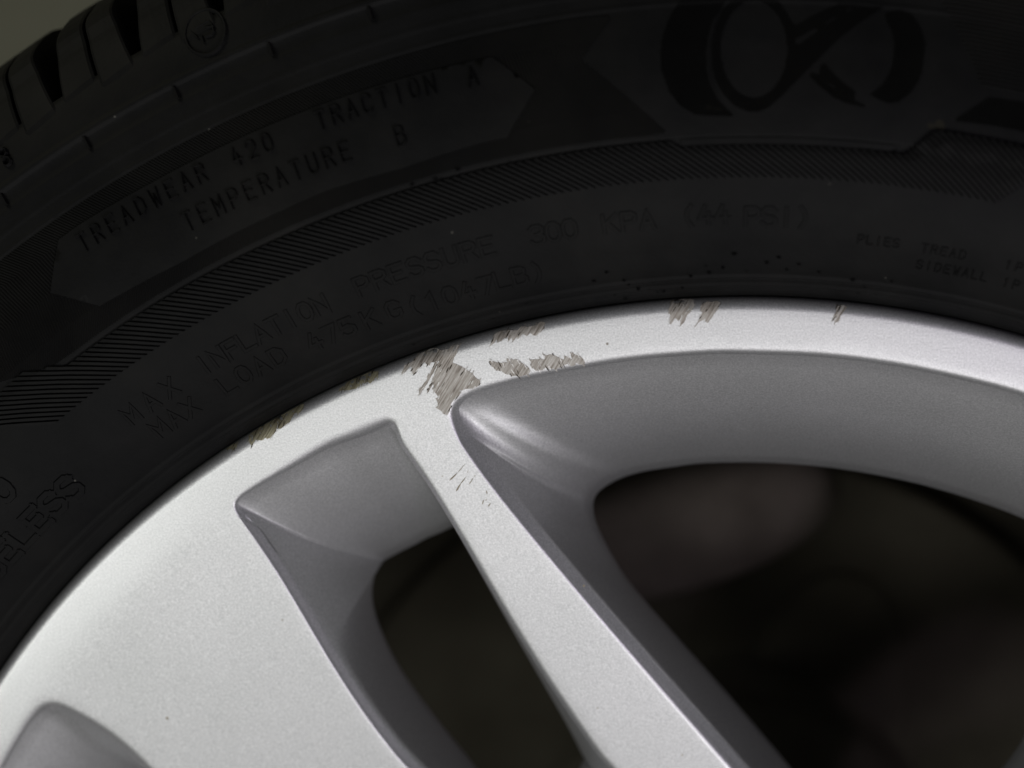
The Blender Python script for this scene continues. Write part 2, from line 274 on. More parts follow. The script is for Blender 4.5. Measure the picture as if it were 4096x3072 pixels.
'words':[('TREADWEAR',-32.24,-25.69,261.78,4.4,'fine'),('420',-23.82,-22.23,261.61,4.4,'fine'),('TRACTION',-19.51,-14.24,261.91,4.4,'fine'),('A',-12.27,-12.26,261.41,4.4,'fine'),('TEMPERATURE',-27.17,-18.89,254.17,4.4,'fine'),('B',-16.15,-16.14,253.71,4.4,'fine'),('MAX',-35.45,-32.78,226.15,4.4,'wide'),('INFLATION',-30.44,-23.13,226.41,4.4,'wide'),('PRESSURE',-20.58,-13.56,226.82,4.4,'wide'),('300',-10.82,-9.08,226.97,4.4,'wide'),('KPA',-6.93,-4.97,226.86,4.4,'wide'),('(44',-2.8,-1.02,227.01,4.0,'wide'),('PSI)',0.49,3.14,226.48,4.0,'wide'),('MAX',-34.8,-32.63,220.12,4.4,'wide'),('LOAD',-30.07,-26.71,220.14,4.4,'wide'),('475',-24.44,-22.39,219.58,4.4,'wide'),('KG',-21.04,-19.6,219.35,4.4,'wide'),('(1047',-18.46,-14.26,218.46,4.4,'wide'),('LB)',-13.32,-11.3,218.82,4.4,'wide'),('ELESS',-46.61,-41.14,222.42,5.0,'bold'),('O',-43.8,-43.8,232.12,5.0,'bold'),('PLIES',6.26,8.13,222.77,2.1,'small'),('TREAD',9.67,11.68,222.63,2.1,'small'),('SIDEWALL',9.6,13.14,218.89,2.1,'small'),('1P',14.15,14.73,222.72,2.1,'small'),('1P',14.35,14.93,218.86,2.1,'small'),('8',-33.64,-33.63,286.68,5.5,'fine')],
'ring':[(-23.231,288.169),(-22.356,286.329)],
'glyph':[[(-23.804,289.416),(-23.642,287.859)],[(-23.569,289.701),(-23.211,289.92),(-22.95,289.958),(-22.858,288.967),(-22.858,287.574),(-22.998,287.074),(-23.25,287.21)],[(-23.44,287.62),(-23.428,286.494)],[(-23.138,288.966),(-22.841,288.533)]],
'tyre_specks':[(-1.074,215.289),(-1.833,214.184),(0.244,214.426),(1.348,216.438),(1.979,217.655),(3.115,216.296),(-0.421,218.338),(-2.009,215.806),(-2.885,213.568),(3.023,212.435),(2.49,215.005),(-4.494,210.388),(-3.409,210.916),(-5.016,212.557),(6.657,210.473),(6.936,212.361),(8.339,214.402),(6.202,213.696),(4.275,214.812),(-8.998,212.257),(-7.895,210.468),(-8.444,210.619),(-7.326,210.748),(-6.41,212.912),(-5.92,211.444),(-5.29,211.161),(-4.857,210.364),(-12.417,212.475),(-14.572,210.736),(-19.54,210.297),(-6.744,209.325),(-8.315,214.779),(-6.637,214.012),(-7.525,216.377),(-14.823,243.094),(-16.25,243.63),(-11.335,243.23),(-12.791,242.765),(-13.874,244.057),(-15.086,243.4),(-17.641,236.77)]}


# ================================================================== THE WHEEL
wheel = bpy.data.objects.new("wheel", None); COL.objects.link(wheel)
wheel.empty_display_size = .1
wheel.rotation_euler = (R(90), 0, 0)
wheel["label"] = "silver alloy car wheel with scuffed rim and black tyre seen close up"
wheel["category"] = "wheel"

# ---- tyre carcass
bumps = []
def extra(r):
    """small moulded ribs and steps on the profile, mm outward"""
    e = 0.0
    def bumpf(c, w_, h): return h * max(0, 1 - ((r - c) / w_) ** 2)
    e += bumpf(281.7, 1.0, .42)                      # shoulder rib
    e -= bumpf(279.2, 1.9, .38)
    e += bumpf(273.6, .8, .12)
    e += bumpf(270.2, .6, .15)
    e += bumpf(212.9, .55, .40) + bumpf(210.9, .5, .38)   # rim lines at the bead
    return e + step_h(r)
prof = [(206.6, -9), (207.6, -5)]
r = 207.8
while r < 287.4:
    nr, nz = ntyre(r); e = extra(r)
    prof.append((r + nr * e, ztyre(r) + nz * e)); r += .25 if (r < 215 or 242 < r < 244.5 or 268 < r < 284) else .8
prof += [(287.6, ztyre(287.6))]
prof += [(289.5, ztyre(289.5)), (291, ztyre(291) - .1), (290.5, -12), (291, -20)]
prof += [(294.0, -32), (296, -60), (296, -77), (306.5, -78), (306.8, -110), (306.0, -140), (300, -170), (290, -188), (272, -197), (243, -204), (220, -198), (207.5, -188), (190, -186)]
tyre = make("tyre", *lathe(prof, 720), M_RUB, wheel)
tyre.location = (0, HUB, 0)

# ---- patches that follow the sidewall
def patch(name, poly, h, m, step=1.6, skirt=True, label=None, kind=None):
    """raised plate with outline poly [(clock, r)] and thickness h mm"""
    K = 4.45                                         # mm per degree near r 255
    pl = []
    n = len(poly)
    for i in range(n):
        (a, b), (c, d) = poly[i], poly[(i + 1) % n]
        L = math.hypot((c - a) * K, d - b); s = max(1, int(L / 1.2))
        for k in range(s): pl.append(((a + (c - a) * k / s) * K, b + (d - b) * k / s))
    pts = [Vector(p) for p in pl]; ne = len(pts)
    x0 = min(p[0] for p in pl); x1 = max(p[0] for p in pl); y0 = min(p[1] for p in pl); y1 = max(p[1] for p in pl)
    y = y0 + .4
    while y < y1:
        x = x0 + .4
        while x < x1:
            if inside((x, y), pl) and min((x-a)**2 + (y-b)**2 for a, b in pl) > .5: pts.append(Vector((x, y)))
            x += step
        y += step
    vs, es, fs, ov, oe, of = delaunay_2d_cdt(pts, [(i, (i + 1) % ne) for i in range(ne)], [], 0, 1e-6)
    V = [P(v[0] / K, v[1], h) for v in vs]
    F = []
    for f in fs:
        cx = sum(vs[i][0] for i in f) / len(f); cy = sum(vs[i][1] for i in f) / len(f)
        if inside((cx, cy), pl): F.append(tuple(f))
    if skirt:
        b0 = len(V); V += [P(a / K, b, h) for a, b in pl]
        b1 = len(V)
        area2 = sum(pl[i][0] * pl[(i+1) % ne][1] - pl[(i+1) % ne][0] * pl[i][1] for i in range(ne))
        sg = 1 if area2 > 0 else -1
        for i in range(ne):
            (ax, ay), (bx, by) = pl[i - 1], pl[(i + 1) % ne]
            tx, ty = bx - ax, by - ay; L = math.hypot(tx, ty) or 1
            V.append(P((pl[i][0] + sg * ty / L * h * .7) / K, pl[i][1] - sg * tx / L * h * .7, -.15))
        for i in range(ne):
            j = (i + 1) % ne; F.append((b0 + i, b0 + j, b1 + j, b1 + i))
    return make(name, V, F, m, tyre, label=label, kind=kind)

# ---- slanted ridges of the decorated band, each one a piece
def ridge_mesh(name, r_in, r_out, slant=2.6, top=.62, h=.85):
    """one ridge from (r_out, 0 deg) to (r_in, slant*share deg)"""
    V = []; F = []; n = 6
    full = 242.8 - 234.9
    for k in range(n + 1):
        t = k / n; r = r_out + (r_in - r_out) * t; c = slant * (242.8 - r) / full
        hh = h * (1 if 0 < k < n else .8)
        q = .405 * .5                                # half pitch in degrees
        for s_, z_ in ((-q, -.05), (-q * top, hh), (q * top, hh), (q, -.05)): V.append(P(c + s_, r, z_))
    for k in range(n):
        for i in range(3): F.append((4*k+i, 4*k+i+1, 4*k+i+5, 4*k+i+4))
    V0 = len(V); F += [(0, 1, 2, 3), (4*n+3, 4*n+2, 4*n+1, 4*n)]
    me = bpy.data.meshes.new(name); me.from_pydata(V, [], F); me.update(); me.materials.append(M_RUB)
    return me
PITCH = .4061
cache = {}
k0 = int(-41.5 / PITCH); k1 = int(16.0 / PITCH)
for k in range(k0, k1):
    c = k * PITCH
    ro = 242.8
    if c > -3.4: ro = 241.5
    if c > 7.4: ro = min(247.0, 241.5 + (c - 7.4) * 1.83)
    if c < -36.3: ro = min(247.5, 243.6 + (-36.3 - c) * 6.0)
    ri = 234.9
    if c > 9.8: ri = 234.9 + (c - 9.8) * 1.72
    key = (round(ro, 1), round(ri, 1), c < 5)
    if key not in cache: cache[key] = ridge_mesh("band_ridge", ri, ro, h=.85 if c < 5 else 1.25)
    o = bpy.data.objects.new("band_ridge", cache[key]); COL.objects.link(o); o.parent = tyre
    # the slope carries a higher start further back
    o.rotation_euler = (0, 0, -R(c))

# ---- fine knurled field, label plate, emblem
def clip_ridges(name, lines, polys, holes, pitch_mm, h, m, base=0.0, seg=.9):
    """triangular ridges along many (c,r) polylines, kept where inside polys and outside holes"""
    V = []; F = []
    for ln in lines:
        pts = []
        for (a, b), (c, d) in zip(ln[:-1], ln[1:]):
            L = math.hypot((c - a) * 4.45, d - b); n = max(1, int(L / seg))
            pts += [(a + (c - a) * k / n, b + (d - b) * k / n) for k in range(n)]
        pts.append(ln[-1])
        okf = lambda p: any(inside(p, q) for q in polys) and not any(inside(p, q) for q in holes)
        st = [okf(p) for p in pts]; run = []
        def cut(a, b):                               # a inside, b outside
            for _ in range(7):
                mid = ((a[0] + b[0]) / 2, (a[1] + b[1]) / 2)
                if okf(mid): a = mid
                else: b = mid
            return a
        def flush(run):
            prev = None
            for i, p in enumerate(run):
                q0 = run[max(i - 1, 0)]; q1 = run[min(i + 1, len(run) - 1)]
                tx, ty = (q1[0] - q0[0]) * R(1) * p[1], q1[1] - q0[1]; L = math.hypot(tx, ty) or 1
                nx, ny = -ty / L * pitch_mm / 2, tx / L * pitch_mm / 2
                dc = math.degrees(nx / p[1]); b = len(V)
                V.extend([P(p[0] + dc, p[1] + ny, base - .02), P(p[0], p[1], base + h), P(p[0] - dc, p[1] - ny, base - .02)])
                if prev is not None: F.extend([(prev, prev+1, b+1, b), (prev+1, prev+2, b+2, b+1)])
                prev = b
        for i, p in enumerate(pts):
            if st[i]:
                if not run and i: run.append(cut(p, pts[i - 1]))
                run.append(p)
            elif run:
                run.append(cut(pts[i - 1], p)); flush(run); run = []
        if run: flush(run)
    return make(name, V, F, m, tyre, smooth=False, kind="stuff")
label_poly = D['label']
knurl_poly = [(-46, 269.2)] + [(-46 + i * 1.0, 269.2) for i in range(1, 40)] + [(-5.67, 268.95), (-7.29, 260.66), (-3.65, 244.6)] \
    + [(-4.6 - i * 1.0, 244.3) for i in range(0, 32)] + [(-37.0, 244.6), (-40.5, 250.5), (-46, 251)]
lines = []
c = -48.0
while c < -2.5:
    lines.append([(c, 270), (c + .9, 264.5), (c + 1.3, 257), (c + .9, 249.5), (c - .3, 243.5)]); c += .15
clip_ridges("knurled_field", lines, [knurl_poly], [], .68, .30, M_KNURL)
patch("label_plate", label_poly, .44, M_RUB)
# emblem of tyres and a road, filled with fine upright ribs
lines = []; c = -7.0
while c < 9.5:
    lines.append([(c, 288), (c, 241)]); c += .085
for i, poly in enumerate(D['emblem']):
    holes = D['emblem_holes'] if i in (1, 3) else []
    clip_ridges("emblem_piece", lines, [poly], holes, .38, .26, M_KNURL2, seg=.5)
# ribbed panel and dark wedge right of the emblem
lines = []; rr = 256.5
while rr < 280:
    lines.append([(7.5 + i * .5, rr + .0) for i in range(0, 16)]); rr += .85
clip_ridges("ribbed_panel", lines, [D['side_panel']], [], .80, .40, M_KNURL)
lines = [[(9 + i * .13, 258), (9 + i * .13, 248)] for i in range(0, 50)]
clip_ridges("dark_wedge", lines, [D['wedge']], [], .58, .35, M_KNURL2)
# flat strips above the two shorter runs of ridges
patch("band_strip", [(-3.0 + i * .5, 241.7) for i in range(0, 21)] + [(7.5, 242.95)] + [(7.0 - i * .5, 242.95) for i in range(0, 21)], .45, M_RUB)

# ---- lettering: every word is a raised line drawing on the rubber
G = {
 'A': [[(0,0),(.5,1),(1,0)], [(.2,.34),(.8,.34)]],
 'B': [[(0,0),(0,1),(.65,1),(.92,.88),(.92,.66),(.68,.53),(0,.53)], [(.68,.53),(1,.38),(1,.14),(.7,0),(0,0)]],
 'C': [[(1,.82),(.75,1),(.25,1),(0,.8),(0,.2),(.25,0),(.75,0),(1,.18)]],
 'D': [[(0,0),(0,1),(.6,1),(1,.75),(1,.25),(.6,0),(0,0)]],
 'E': [[(1,1),(0,1),(0,0),(1,0)], [(0,.52),(.8,.52)]],
 'F': [[(1,1),(0,1),(0,0)], [(0,.52),(.8,.52)]],
 'G': [[(1,.82),(.75,1),(.25,1),(0,.8),(0,.2),(.25,0),(.75,0),(1,.2),(1,.45),(.6,.45)]],
 'I': [[(.5,0),(.5,1)]],
 'K': [[(0,0),(0,1)], [(1,1),(0,.42)], [(.3,.6),(1,0)]],
 'L': [[(0,1),(0,0),(1,0)]],
 'M': [[(0,0),(0,1),(.5,.4),(1,1),(1,0)]],
 'N': [[(0,0),(0,1),(1,0),(1,1)]],
 'O': [[(.3,0),(.08,.18),(0,.5),(.08,.82),(.3,1),(.7,1),(.92,.82),(1,.5),(.92,.18),(.7,0),(.3,0)]],
 'P': [[(0,0),(0,1),(.7,1),(1,.85),(1,.6),(.7,.46),(0,.46)]],
 'R': [[(0,0),(0,1),(.7,1),(1,.86),(1,.64),(.7,.5),(0,.5)], [(.5,.5),(1,0)]],
 'S': [[(1,.83),(.75,1),(.25,1),(0,.82),(0,.66),(.2,.54),(.8,.46),(1,.33),(1,.16),(.75,0),(.25,0),(0,.17)]],
 'T': [[(0,1),(1,1)], [(.5,1),(.5,0)]],
 'U': [[(0,1),(0,.2),(.25,0),(.75,0),(1,.2),(1,1)]],
 'W': [[(0,1),(.22,0),(.5,.7),(.78,0),(1,1)]],
 'X': [[(0,0),(1,1)], [(0,1),(1,0)]],
 '0': [[(.3,0),(.05,.2),(0,.5),(.05,.8),(.3,1),(.7,1),(.95,.8),(1,.5),(.95,.2),(.7,0),(.3,0)]],
 '1': [[(.25,.8),(.55,1),(.55,0)]],
 '2': [[(0,.8),(.2,1),(.8,1),(1,.8),(1,.62),(0,0),(1,0)]],
 '3': [[(0,.85),(.25,1),(.75,1),(.95,.85),(.95,.65),(.7,.53),(.4,.53)], [(.7,.53),(1,.38),(1,.15),(.75,0),(.25,0),(0,.15)]],
 '4': [[(.45,1),(0,.32),(1,.32)], [(.68,.62),(.68,0)]],
 '5': [[(.95,1),(.1,1),(.02,.55),(.6,.6),(1,.42),(1,.18),(.7,0),(.2,0),(0,.14)]],
 '7': [[(0,1),(1,1),(.35,0)]],
 '8': [[(.5,.52),(.1,.66),(.05,.85),(.3,1),(.7,1),(.95,.85),(.9,.66),(.5,.52),(.05,.34),(0,.14),(.28,0),(.72,0),(1,.14),(.95,.34),(.5,.52)]],
 '(': [[(.75,1.08),(.4,.8),(.3,.5),(.4,.2),(.75,-.08)]],
 ')': [[(.25,1.08),(.6,.8),(.7,.5),(.6,.2),(.25,-.08)]],
}
STY = {'fine': (.56, .14, .56, .50), 'wide': (1.0, .58, .20, .72), 'bold': (1.6, .70, .36, .80), 'small': (.42, .3, .28, .62)}
HGT = {'fine': 3.7, 'wide': 3.8, 'bold': 5.0, 'small': 1.8}
def stroke(V, F, pts, wd, topf, h, fn):
    """a raised bar along pts (mm), section wd wide at the foot and wd*topf on top"""
    Q = [Vector(p) for p in pts]; closed = (Q[0] - Q[-1]).length < 1e-6
    # finer sampling on long runs so that the bar follows the rubber
    S = []
    for a, b in zip(Q[:-1], Q[1:]):
        n = max(1, int((b - a).length / 1.6))
        S += [a.lerp(b, k / n) for k in range(n)]
    S.append(Q[-1]); n = len(S); b0 = len(V)
    for i, p in enumerate(S):
        a = S[i - 1] if i else (S[-2] if closed else None)
        b = S[i + 1] if i < n - 1 else (S[1] if closed else None)
        d0 = (p - a).normalized() if a is not None else (b - p).normalized()
        d1 = (b - p).normalized() if b is not None else d0
        t = d0 + d1
        t = t.normalized() if t.length > 1e-3 else d0
        nn = Vector((-t.y, t.x)); k = 1 / max(.55, nn.dot(Vector((-d0.y, d0.x))))
        pp = p
        if not closed and i == 0: pp = p - d1 * wd * .35
        if not closed and i == n - 1: pp = p + d0 * wd * .35
        for s_, z_ in ((1, -.08), (topf, h), (-topf, h), (-1, -.08)):
            q = pp + nn * (wd / 2 * s_ * k); V.append(fn(q.x, q.y, z_))
    for i in range(n - 1):
        for j in range(3): F.append((b0+4*i+j, b0+4*i+j+1, b0+4*i+j+5, b0+4*i+j+4))
    if not closed: F += [(b0, b0+1, b0+2, b0+3), (b0+4*n-1, b0+4*n-2, b0+4*n-3, b0+4*n-4)]
def lettering(text, c0, c1, rc, style, base):
    wd, topf, h, asp = STY[style]; H = HGT[style]; W_ = H * asp
    V = []; F = []
    n = len(text)
    for i, ch in enumerate(text):
        cc = c0 + (c1 - c0) * (i / (n - 1) if n > 1 else 0)
        for st in G[ch]:
            jit = rnd.uniform(0, .02)
            ww = W_ * (.8 if ch in '()' else 1)
            pts = [((x - .5) * ww, (y - .5) * H) for x, y in st]
            stroke(V, F, pts, wd, topf, h + jit, lambda x, y, z: P(cc + math.degrees(x / rc), rc + y, base + z))
            if style == 'bold':                      # serifs
                for (x, y) in ((st[0]), (st[-1])):
                    q = ((x - .5) * ww, (y - .5) * H)
                    stroke(V, F, [(q[0], q[1] - .7), (q[0], q[1] + .7)] if ch in 'SE' and x > .3 else [(q[0] - .7, q[1]), (q[0] + .7, q[1])], .7, .6, h * .95 + jit, lambda x, y, z: P(cc + math.degrees(x / rc), rc + y, base + z))
    return make("raised_lettering", V, F, M_RUB, tyre, smooth=False, label="moulded word " + text)
for text, c0, c1, rc, hh, style in D['words']:
    if text == 'ELESS': text, c0 = 'TUBELESS', c0 - (c1 - c0) / 4 * 3
    lettering(text, c0, c1, rc, style, .44 if (style == 'fine' and rc < 270) else (.3 if rc > 270 else 0))
# round mark near the shoulder
V = []; F = []
rc0, rr0 = D['ring'][0]
cx, cy = rc0, rr0; rad = 4.6
fnr = lambda x, y, z: P(cx + math.degrees(x / cy), cy + y, z + (.35 if z > 0 else 0))
stroke(V, F, [(rad * math.cos(R(t)), rad * math.sin(R(t))) for t in range(0, 361, 15)], .8, .4, .2, fnr)
for ln in D['glyph']:
    stroke(V, F, [((a - cx) * R(1) * cy, b - cy) for a, b in ln], .6, .35, .15, fnr)
make("round_mark", V, F, M_RUB, tyre, smooth=False)
# thin light arc inside the emblem
V = []; F = []
stroke(V, F, [((a + 3) * R(1) * 260, b - 260) for a, b in D['emblem_arc']], .7, .5, .3, lambda x, y, z: P(-3 + math.degrees(x / 260), 260 + y, z))
make("emblem_arc", V, F, M_RUB, tyre, smooth=False)
# little raised ticks under the shoulder rib
for k in range(-9, 7):
    V = []; F = []; a = -2.2 + k * 4.63
    stroke(V, F, [(0, -1.6), (0, .4)], .9, .5, .6, lambda x, y, z: P(a + math.degrees(x / 280), 280 + y, z))
    make("mould_tick", V, F, M_KNURL, tyre, smooth=False)
# black grime spots near the bead
V = []; F = []
for c, r in D['tyre_specks']:
    b = len(V); s = rnd.uniform(.18, .55); sq = rnd.uniform(.4, .8)
    V.append(P(c, r, .5))
    for k in range(7):
        q = s * rnd.uniform(.7, 1.2)
        V.append(P(c + math.degrees(q * math.cos(k * .8976) / r), r + q * sq * math.sin(k * .8976), .42))
    F += [(b, b + 1 + k, b + 1 + (k + 1) % 7) for k in range(7)]
make("grime_spots", V, F, M_GRIME, tyre, kind="stuff")

# pale dried dirt at the corner of the band
V = []; F = []
for c, r, sx, sy in ((9.15, 248.2, 1.3, 1.1), (8.75, 247.6, .8, .7), (-1.6, 249.2, .8, .6), (-1.2, 248.7, 1.1, .3), (-10.1, 250.5, .5, .4)):
    b = len(V); V.append(P(c, r, .07))
    for k in range(11):
        q = rnd.uniform(.7, 1.15)
        V.append(P(c + math.degrees(sx * q * math.cos(k * .5712) / r), r + sy * q * math.sin(k * .5712), .03))
    F += [(b, b + 1 + k, b + 1 + (k + 1) % 11) for k in range(11)]
make("dust_mark", V, F, M_DUST, tyre, kind="stuff")
# ---- shoulder tread blocks
def block_mesh():
    A = 2.0; rows = []
    path = []                                        # along the shoulder, from the ledge to the crown
    for i in range(0, 15): path.append(('s', 287.4 + (306.6 - 287.4) * i / 14))
    path += [('c', 307.4, -44), ('c', 307.5, -60), ('c', 307.5, -74)]
    V = []; F = []; cols = None
    n = len(path)
    for i, p in enumerate(path):
        t = i / (n - 1)
        f = min(i / 14, 1)
        g = .20 + .42 * min(1, f * 1.3)               # half width of the wide groove, degrees
        gd = -9.0 if i > 1 else -1.5                    # its depth
        if i < 1: gd = 0
        s = .08
        lead = -.25 + .5 * f
        us = [(-A + s*.2, -2.6), (-A + s, -.25), (-A + s + .12, 0), (-1.1, .05), (-g - .1 , 0), (-g, -.25), (-g + .06, gd), (g - .06, gd), (g, -.25), (g + .1, 0), (1.1, .05), (A - s - .12, 0), (A - s, -.25), (A - s*.2, -2.6)]
        for u, h in us:
            off = .30
            if i == 0: off = -.1
            slope_r = 0
            if p[0] == 's':
                r = p[1] + (1.4 * (u / A) + 1.2) * (1 - f)   # the ledge climbs across the block
                V.append(P(u + lead * .0, r, h + off if h > -2 else h * min(1, f * 2 + .15)))
            else:
                x, y = pxy(u, p[1] + .55 + h); V.append((x, y, p[2] * 1e-3))
    m = 14
    for i in range(n - 1):
        for j in range(m - 1): F.append((i*m+j, i*m+j+1, (i+1)*m+j+1, (i+1)*m+j))
    me = bpy.data.meshes.new("tread_block"); me.from_pydata(V, [], F); me.update()
    me.polygons.foreach_set("use_smooth", [False] * len(me.polygons)); me.materials.append(M_RUB)
    return me
bm_ = block_mesh()
for k in range(90):
    o = bpy.data.objects.new("tread_block", bm_); COL.objects.link(o); o.parent = tyre
    o.rotation_euler = (0, 0, -R(-30.45 + 4 * k))

# ================================================================== ALLOY RIM
LIP0, LIP1 = .2048, .2075
def zface(r):
    d = .196 - r; b = .005
    return 0.0 if d < -b else (-.075 * d if d > b else -.075 * (d + b) ** 2 / (4 * b))
def zrim(r):
    z = zface(r)
    if r > LIP0:
        u = min((min(r, .20745) - LIP0) / (LIP1 - LIP0), 1); z -= .0027 * (1 - math.sqrt(1 - u * u))
    return z
def X(pl): return [Vector(pxy(c, r)) for c, r in pl]
DEP = .033
def column(F, tg, land, w_, f, g0):
    """one profile across the edge of an opening: rounded lip, bevel, wall down to land (3D)"""
    nn = Vector((-tg.y, tg.x)) * 1e-3
    zf = zface(F.length); L = (Vector(land[:2]) - F).length * 1e3
    k = min(1.0, L * .42 / (.6 * f + w_ + .2)); f *= k; w_ *= k
    out = []
    for n_, (xs, zs) in enumerate(((-.55, 0), (-.25, -.02), (0, -.10), (.22, -.25), (.42, -.46), (.60, -.72))):
        q = F + nn * xs * f; out.append((q.x, q.y, (zface(q.length) if n_ == 0 else zf) + zs * f * 1e-3))
    b = F + nn * .6 * f; z0 = zf - .72 * f * 1e-3
    for n_ in range(1, 5):
        t = n_ / 4; q = b + nn * w_ * t; out.append((q.x, q.y, z0 - w_ * (.85 * t + .06 * t * t) * 1e-3))
    e = Vector(out[-1]); l = Vector(land)
    for n_ in range(1, 11):
        t = n_ / 10; g = g0 * t + (1 - g0) * t ** 3
        q = e.lerp(l, t); out.append((q.x, q.y, e.z + (l.z - e.z) * g))
    return out
def smooth_loop(A, it, wrap=True):
    n = len(A)
    for _ in range(it):
        A = [(A[i-1] + 2 * A[i] + A[(i+1) % n]) / 4 if wrap or 0 < i < n - 1 else A[i] for i in range(n)]
    return A
def window(fseg, bseg, ncorner, fcut, crease_soft):
    """fseg: front outline pieces (pts, n, bevel0, bevel1, lip0, lip1, wall0, wall1) running counter-clockwise, piece 0 the side
    whose wall meets the wall of piece 2 in a crease; bseg: matching rear pieces; fcut: front radius (mm) where the crease starts"""
    FR = []; WD = []; RF_ = []; GG = []; idx = []
    for pts_, n, w0, w1, q0, q1, g0, g1 in fseg:
        idx.append(len(FR)); FR += catmull(X(pts_), n)[:-1]
        for k in range(n):
            t = k / n; WD.append(w0 + (w1 - w0) * t); RF_.append(q0 + (q1 - q0) * t); GG.append(g0 + (g1 - g0) * t)
    n = len(FR)
    ar = sum(FR[i-1].x * FR[i].y - FR[i].x * FR[i-1].y for i in range(n)); sg = 1 if ar > 0 else -1
    FR = smooth_loop(FR, 6); WD = smooth_loop(WD, 12); RF_ = smooth_loop(RF_, 12); GG = smooth_loop(GG, 20)
    TG = [(FR[(i+1) % n] - FR[i-1]).normalized() * sg for i in range(n)]
    land = [None] * n; back = [True] * n
    i0, i1, i2 = idx[0], idx[1], idx[2]
    # piece 0 up to the crease, pieces 2.. : straight on to the rear outline
    icut = min(range(i0, i1), key=lambda i: abs(FR[i].length * 1e3 - fcut))
    Bs = smooth_loop(catmull(X(bseg[0]), icut - i0), 4, False)
    for i in range(i0, icut + 1): land[i] = (Bs[i - i0].x, Bs[i - i0].y, -DEP)
    ic = (i1 + i2) // 2                               # the front corner
    tail = []
    for b_, a, b in zip(bseg[1:], [ic] + idx[3:], idx[3:] + [n]):
        tail += catmull(X(b_), b - a)[:-1]
    tail = smooth_loop(tail, 4, False)
    for i in range(ic, n): land[i] = (tail[i - ic].x, tail[i - ic].y, -DEP)
    cre = column(FR[ic], TG[ic], land[ic], WD[ic], RF_[ic], GG[ic])
    m = ic - icut
    def on(t):                                       # point on the crease, t = 0 rear .. 1 front
        u = (1 - t) * (len(cre) - 4) + 3; k = min(int(u), len(cre) - 2)
        return Vector(cre[k]).lerp(Vector(cre[k + 1]), u - k)
    if crease_soft:                                  # one rounded wall instead of a crease
        Bc = [Bs[-1], Vector((tail[0].x, tail[0].y))]
        for i in range(icut + 1, ic):
            q = Bc[0].lerp(Bc[1], (i - icut) / m); land[i] = (q.x, q.y, -DEP)
    else:
        for i in range(icut + 1, ic): land[i] = tuple(on((i - icut) / m)); back[i] = False
    if crease_soft:
        for _ in range(60):
            nl = list(land)
            for i in range(icut - 40, ic + 40):
                a, b, c = land[i - 1], land[i], land[(i + 1) % n]
                nl[i] = tuple((a[x] + 2 * b[x] + c[x]) / 4 for x in range(3))
            land = nl
    cols = [column(FR[i], TG[i], land[i], WD[i], RF_[i], GG[i]) for i in range(n)]
    edge = []
    for i in range(n):
        B = Vector(cols[i][-1][:2]); nb = Vector((-TG[i].y, TG[i].x))
        q1, q2 = B - nb * .0005, B - nb * .010
        edge.append(((q1.x, q1.y, -DEP - .0012), (q2.x, q2.y, -DEP - .0025)))
    return cols, back, edge, ic, icut
A_side = [(15.5, 73.0), (10, 79), (5.2, 86)] + D['A_side'][1:]
A_bs = [(18.5, 78.5), (15, 80)] + D['A_bside'][:-1] + [D['A_bside'][-1]]
fA = [
 (A_side, 200, 1.6, 1.6, 2.0, .9, .75, .75),
 ([A_side[-1]] + D['A_corner'], 34, 1.7, .1, .9, 2.2, .55, .45),
 ([D['A_corner'][-1]] + D['A_top'] + [(24, 196.3), (30, 196.3), (33.6, 196.2)], 260, .1, .1, 1.7, 1.6, .62, .62),
 ([(33.6, 196.2), (35.2, 195.5), (36.1, 193.2), (36.4, 189.5)], 26, .1, .8, 1.6, 2.4, .62, .62),
 ([(36.4, 189.5)] + [(c + 90, r) for c, r in D['L_right'][2:]] + [(36.4, 150), (37.5, 130), (39, 110), (38, 94), (33, 80)], 120, .8, 2.0, 2.4, 1.2, .62, .62),
 ([(33, 80), (28.5, 74.5), (22.5, 71.5), (15.5, 73.0)], 30, 2.0, 2.0, 1.2, .8, .7, .75)]
bA = [A_bs + D['A_bcorner'][:3],
 [D['A_bcorner'][3], D['A_bcorner'][4]] + D['A_btop'][:-2] + [(20.6, 163.3), (25, 163.3), (29.5, 162.8)],
 [(29.5, 162.8), (30.6, 161), (31, 158.5), (31.3, 156)],
 [(31.3, 156), (32.3, 145), (34, 130), (35.5, 112), (34.5, 97), (30.5, 86)],
 [(30.5, 86), (27.5, 82), (23, 79), (18.5, 78.5)]]
NL = [(-36.2, 90), (-36.9, 98), (-37.2, 107)] + D['N_left'][1:]
NBL = [(-35.4, 95)] + D['N_bleft']
NR = D['N_right'][:-1] + [(-15.3, 97.6), (-14.6, 92)]
NBR = D['N_bright'][:-1] + [(-22.6, 96)]
fN = [
 (NL, 150, 1.7, 1.6, .8, .7, .8, .8),
 ([NL[-1]] + D['N_c1'], 30, 1.6, .1, .7, .8, .72, .62),
 ([D['N_c1'][-1]] + D['N_top'], 80, .1, .1, .9, 3.2, .62, .6),
 ([D['N_top'][-1]] + D['N_c2'], 26, .1, .2, 2.8, 1.6, .6, .7),
 ([D['N_c2'][-1]] + NR, 150, .2, .2, 1.4, 1.4, .7, .7),
 ([(-14.6, 92), (-16.5, 87), (-22, 84), (-30, 84), (-35, 86.5), (-36.2, 90)], 60, .2, 1.7, 1.4, .8, .7, .8)]
bN = [NBL + D['N_bc1'][:2] + [(-31.2, 161.7)],
 [(-31.2, 161.7)] + D['N_btop'],
 [D['N_btop'][-1]] + D['N_bc2'],
 [D['N_bc2'][-1]] + NBR,
 [(-22.6, 96), (-24, 93.5), (-27, 92.5), (-31, 92.5), (-34, 93.2), (-35.4, 95)]]
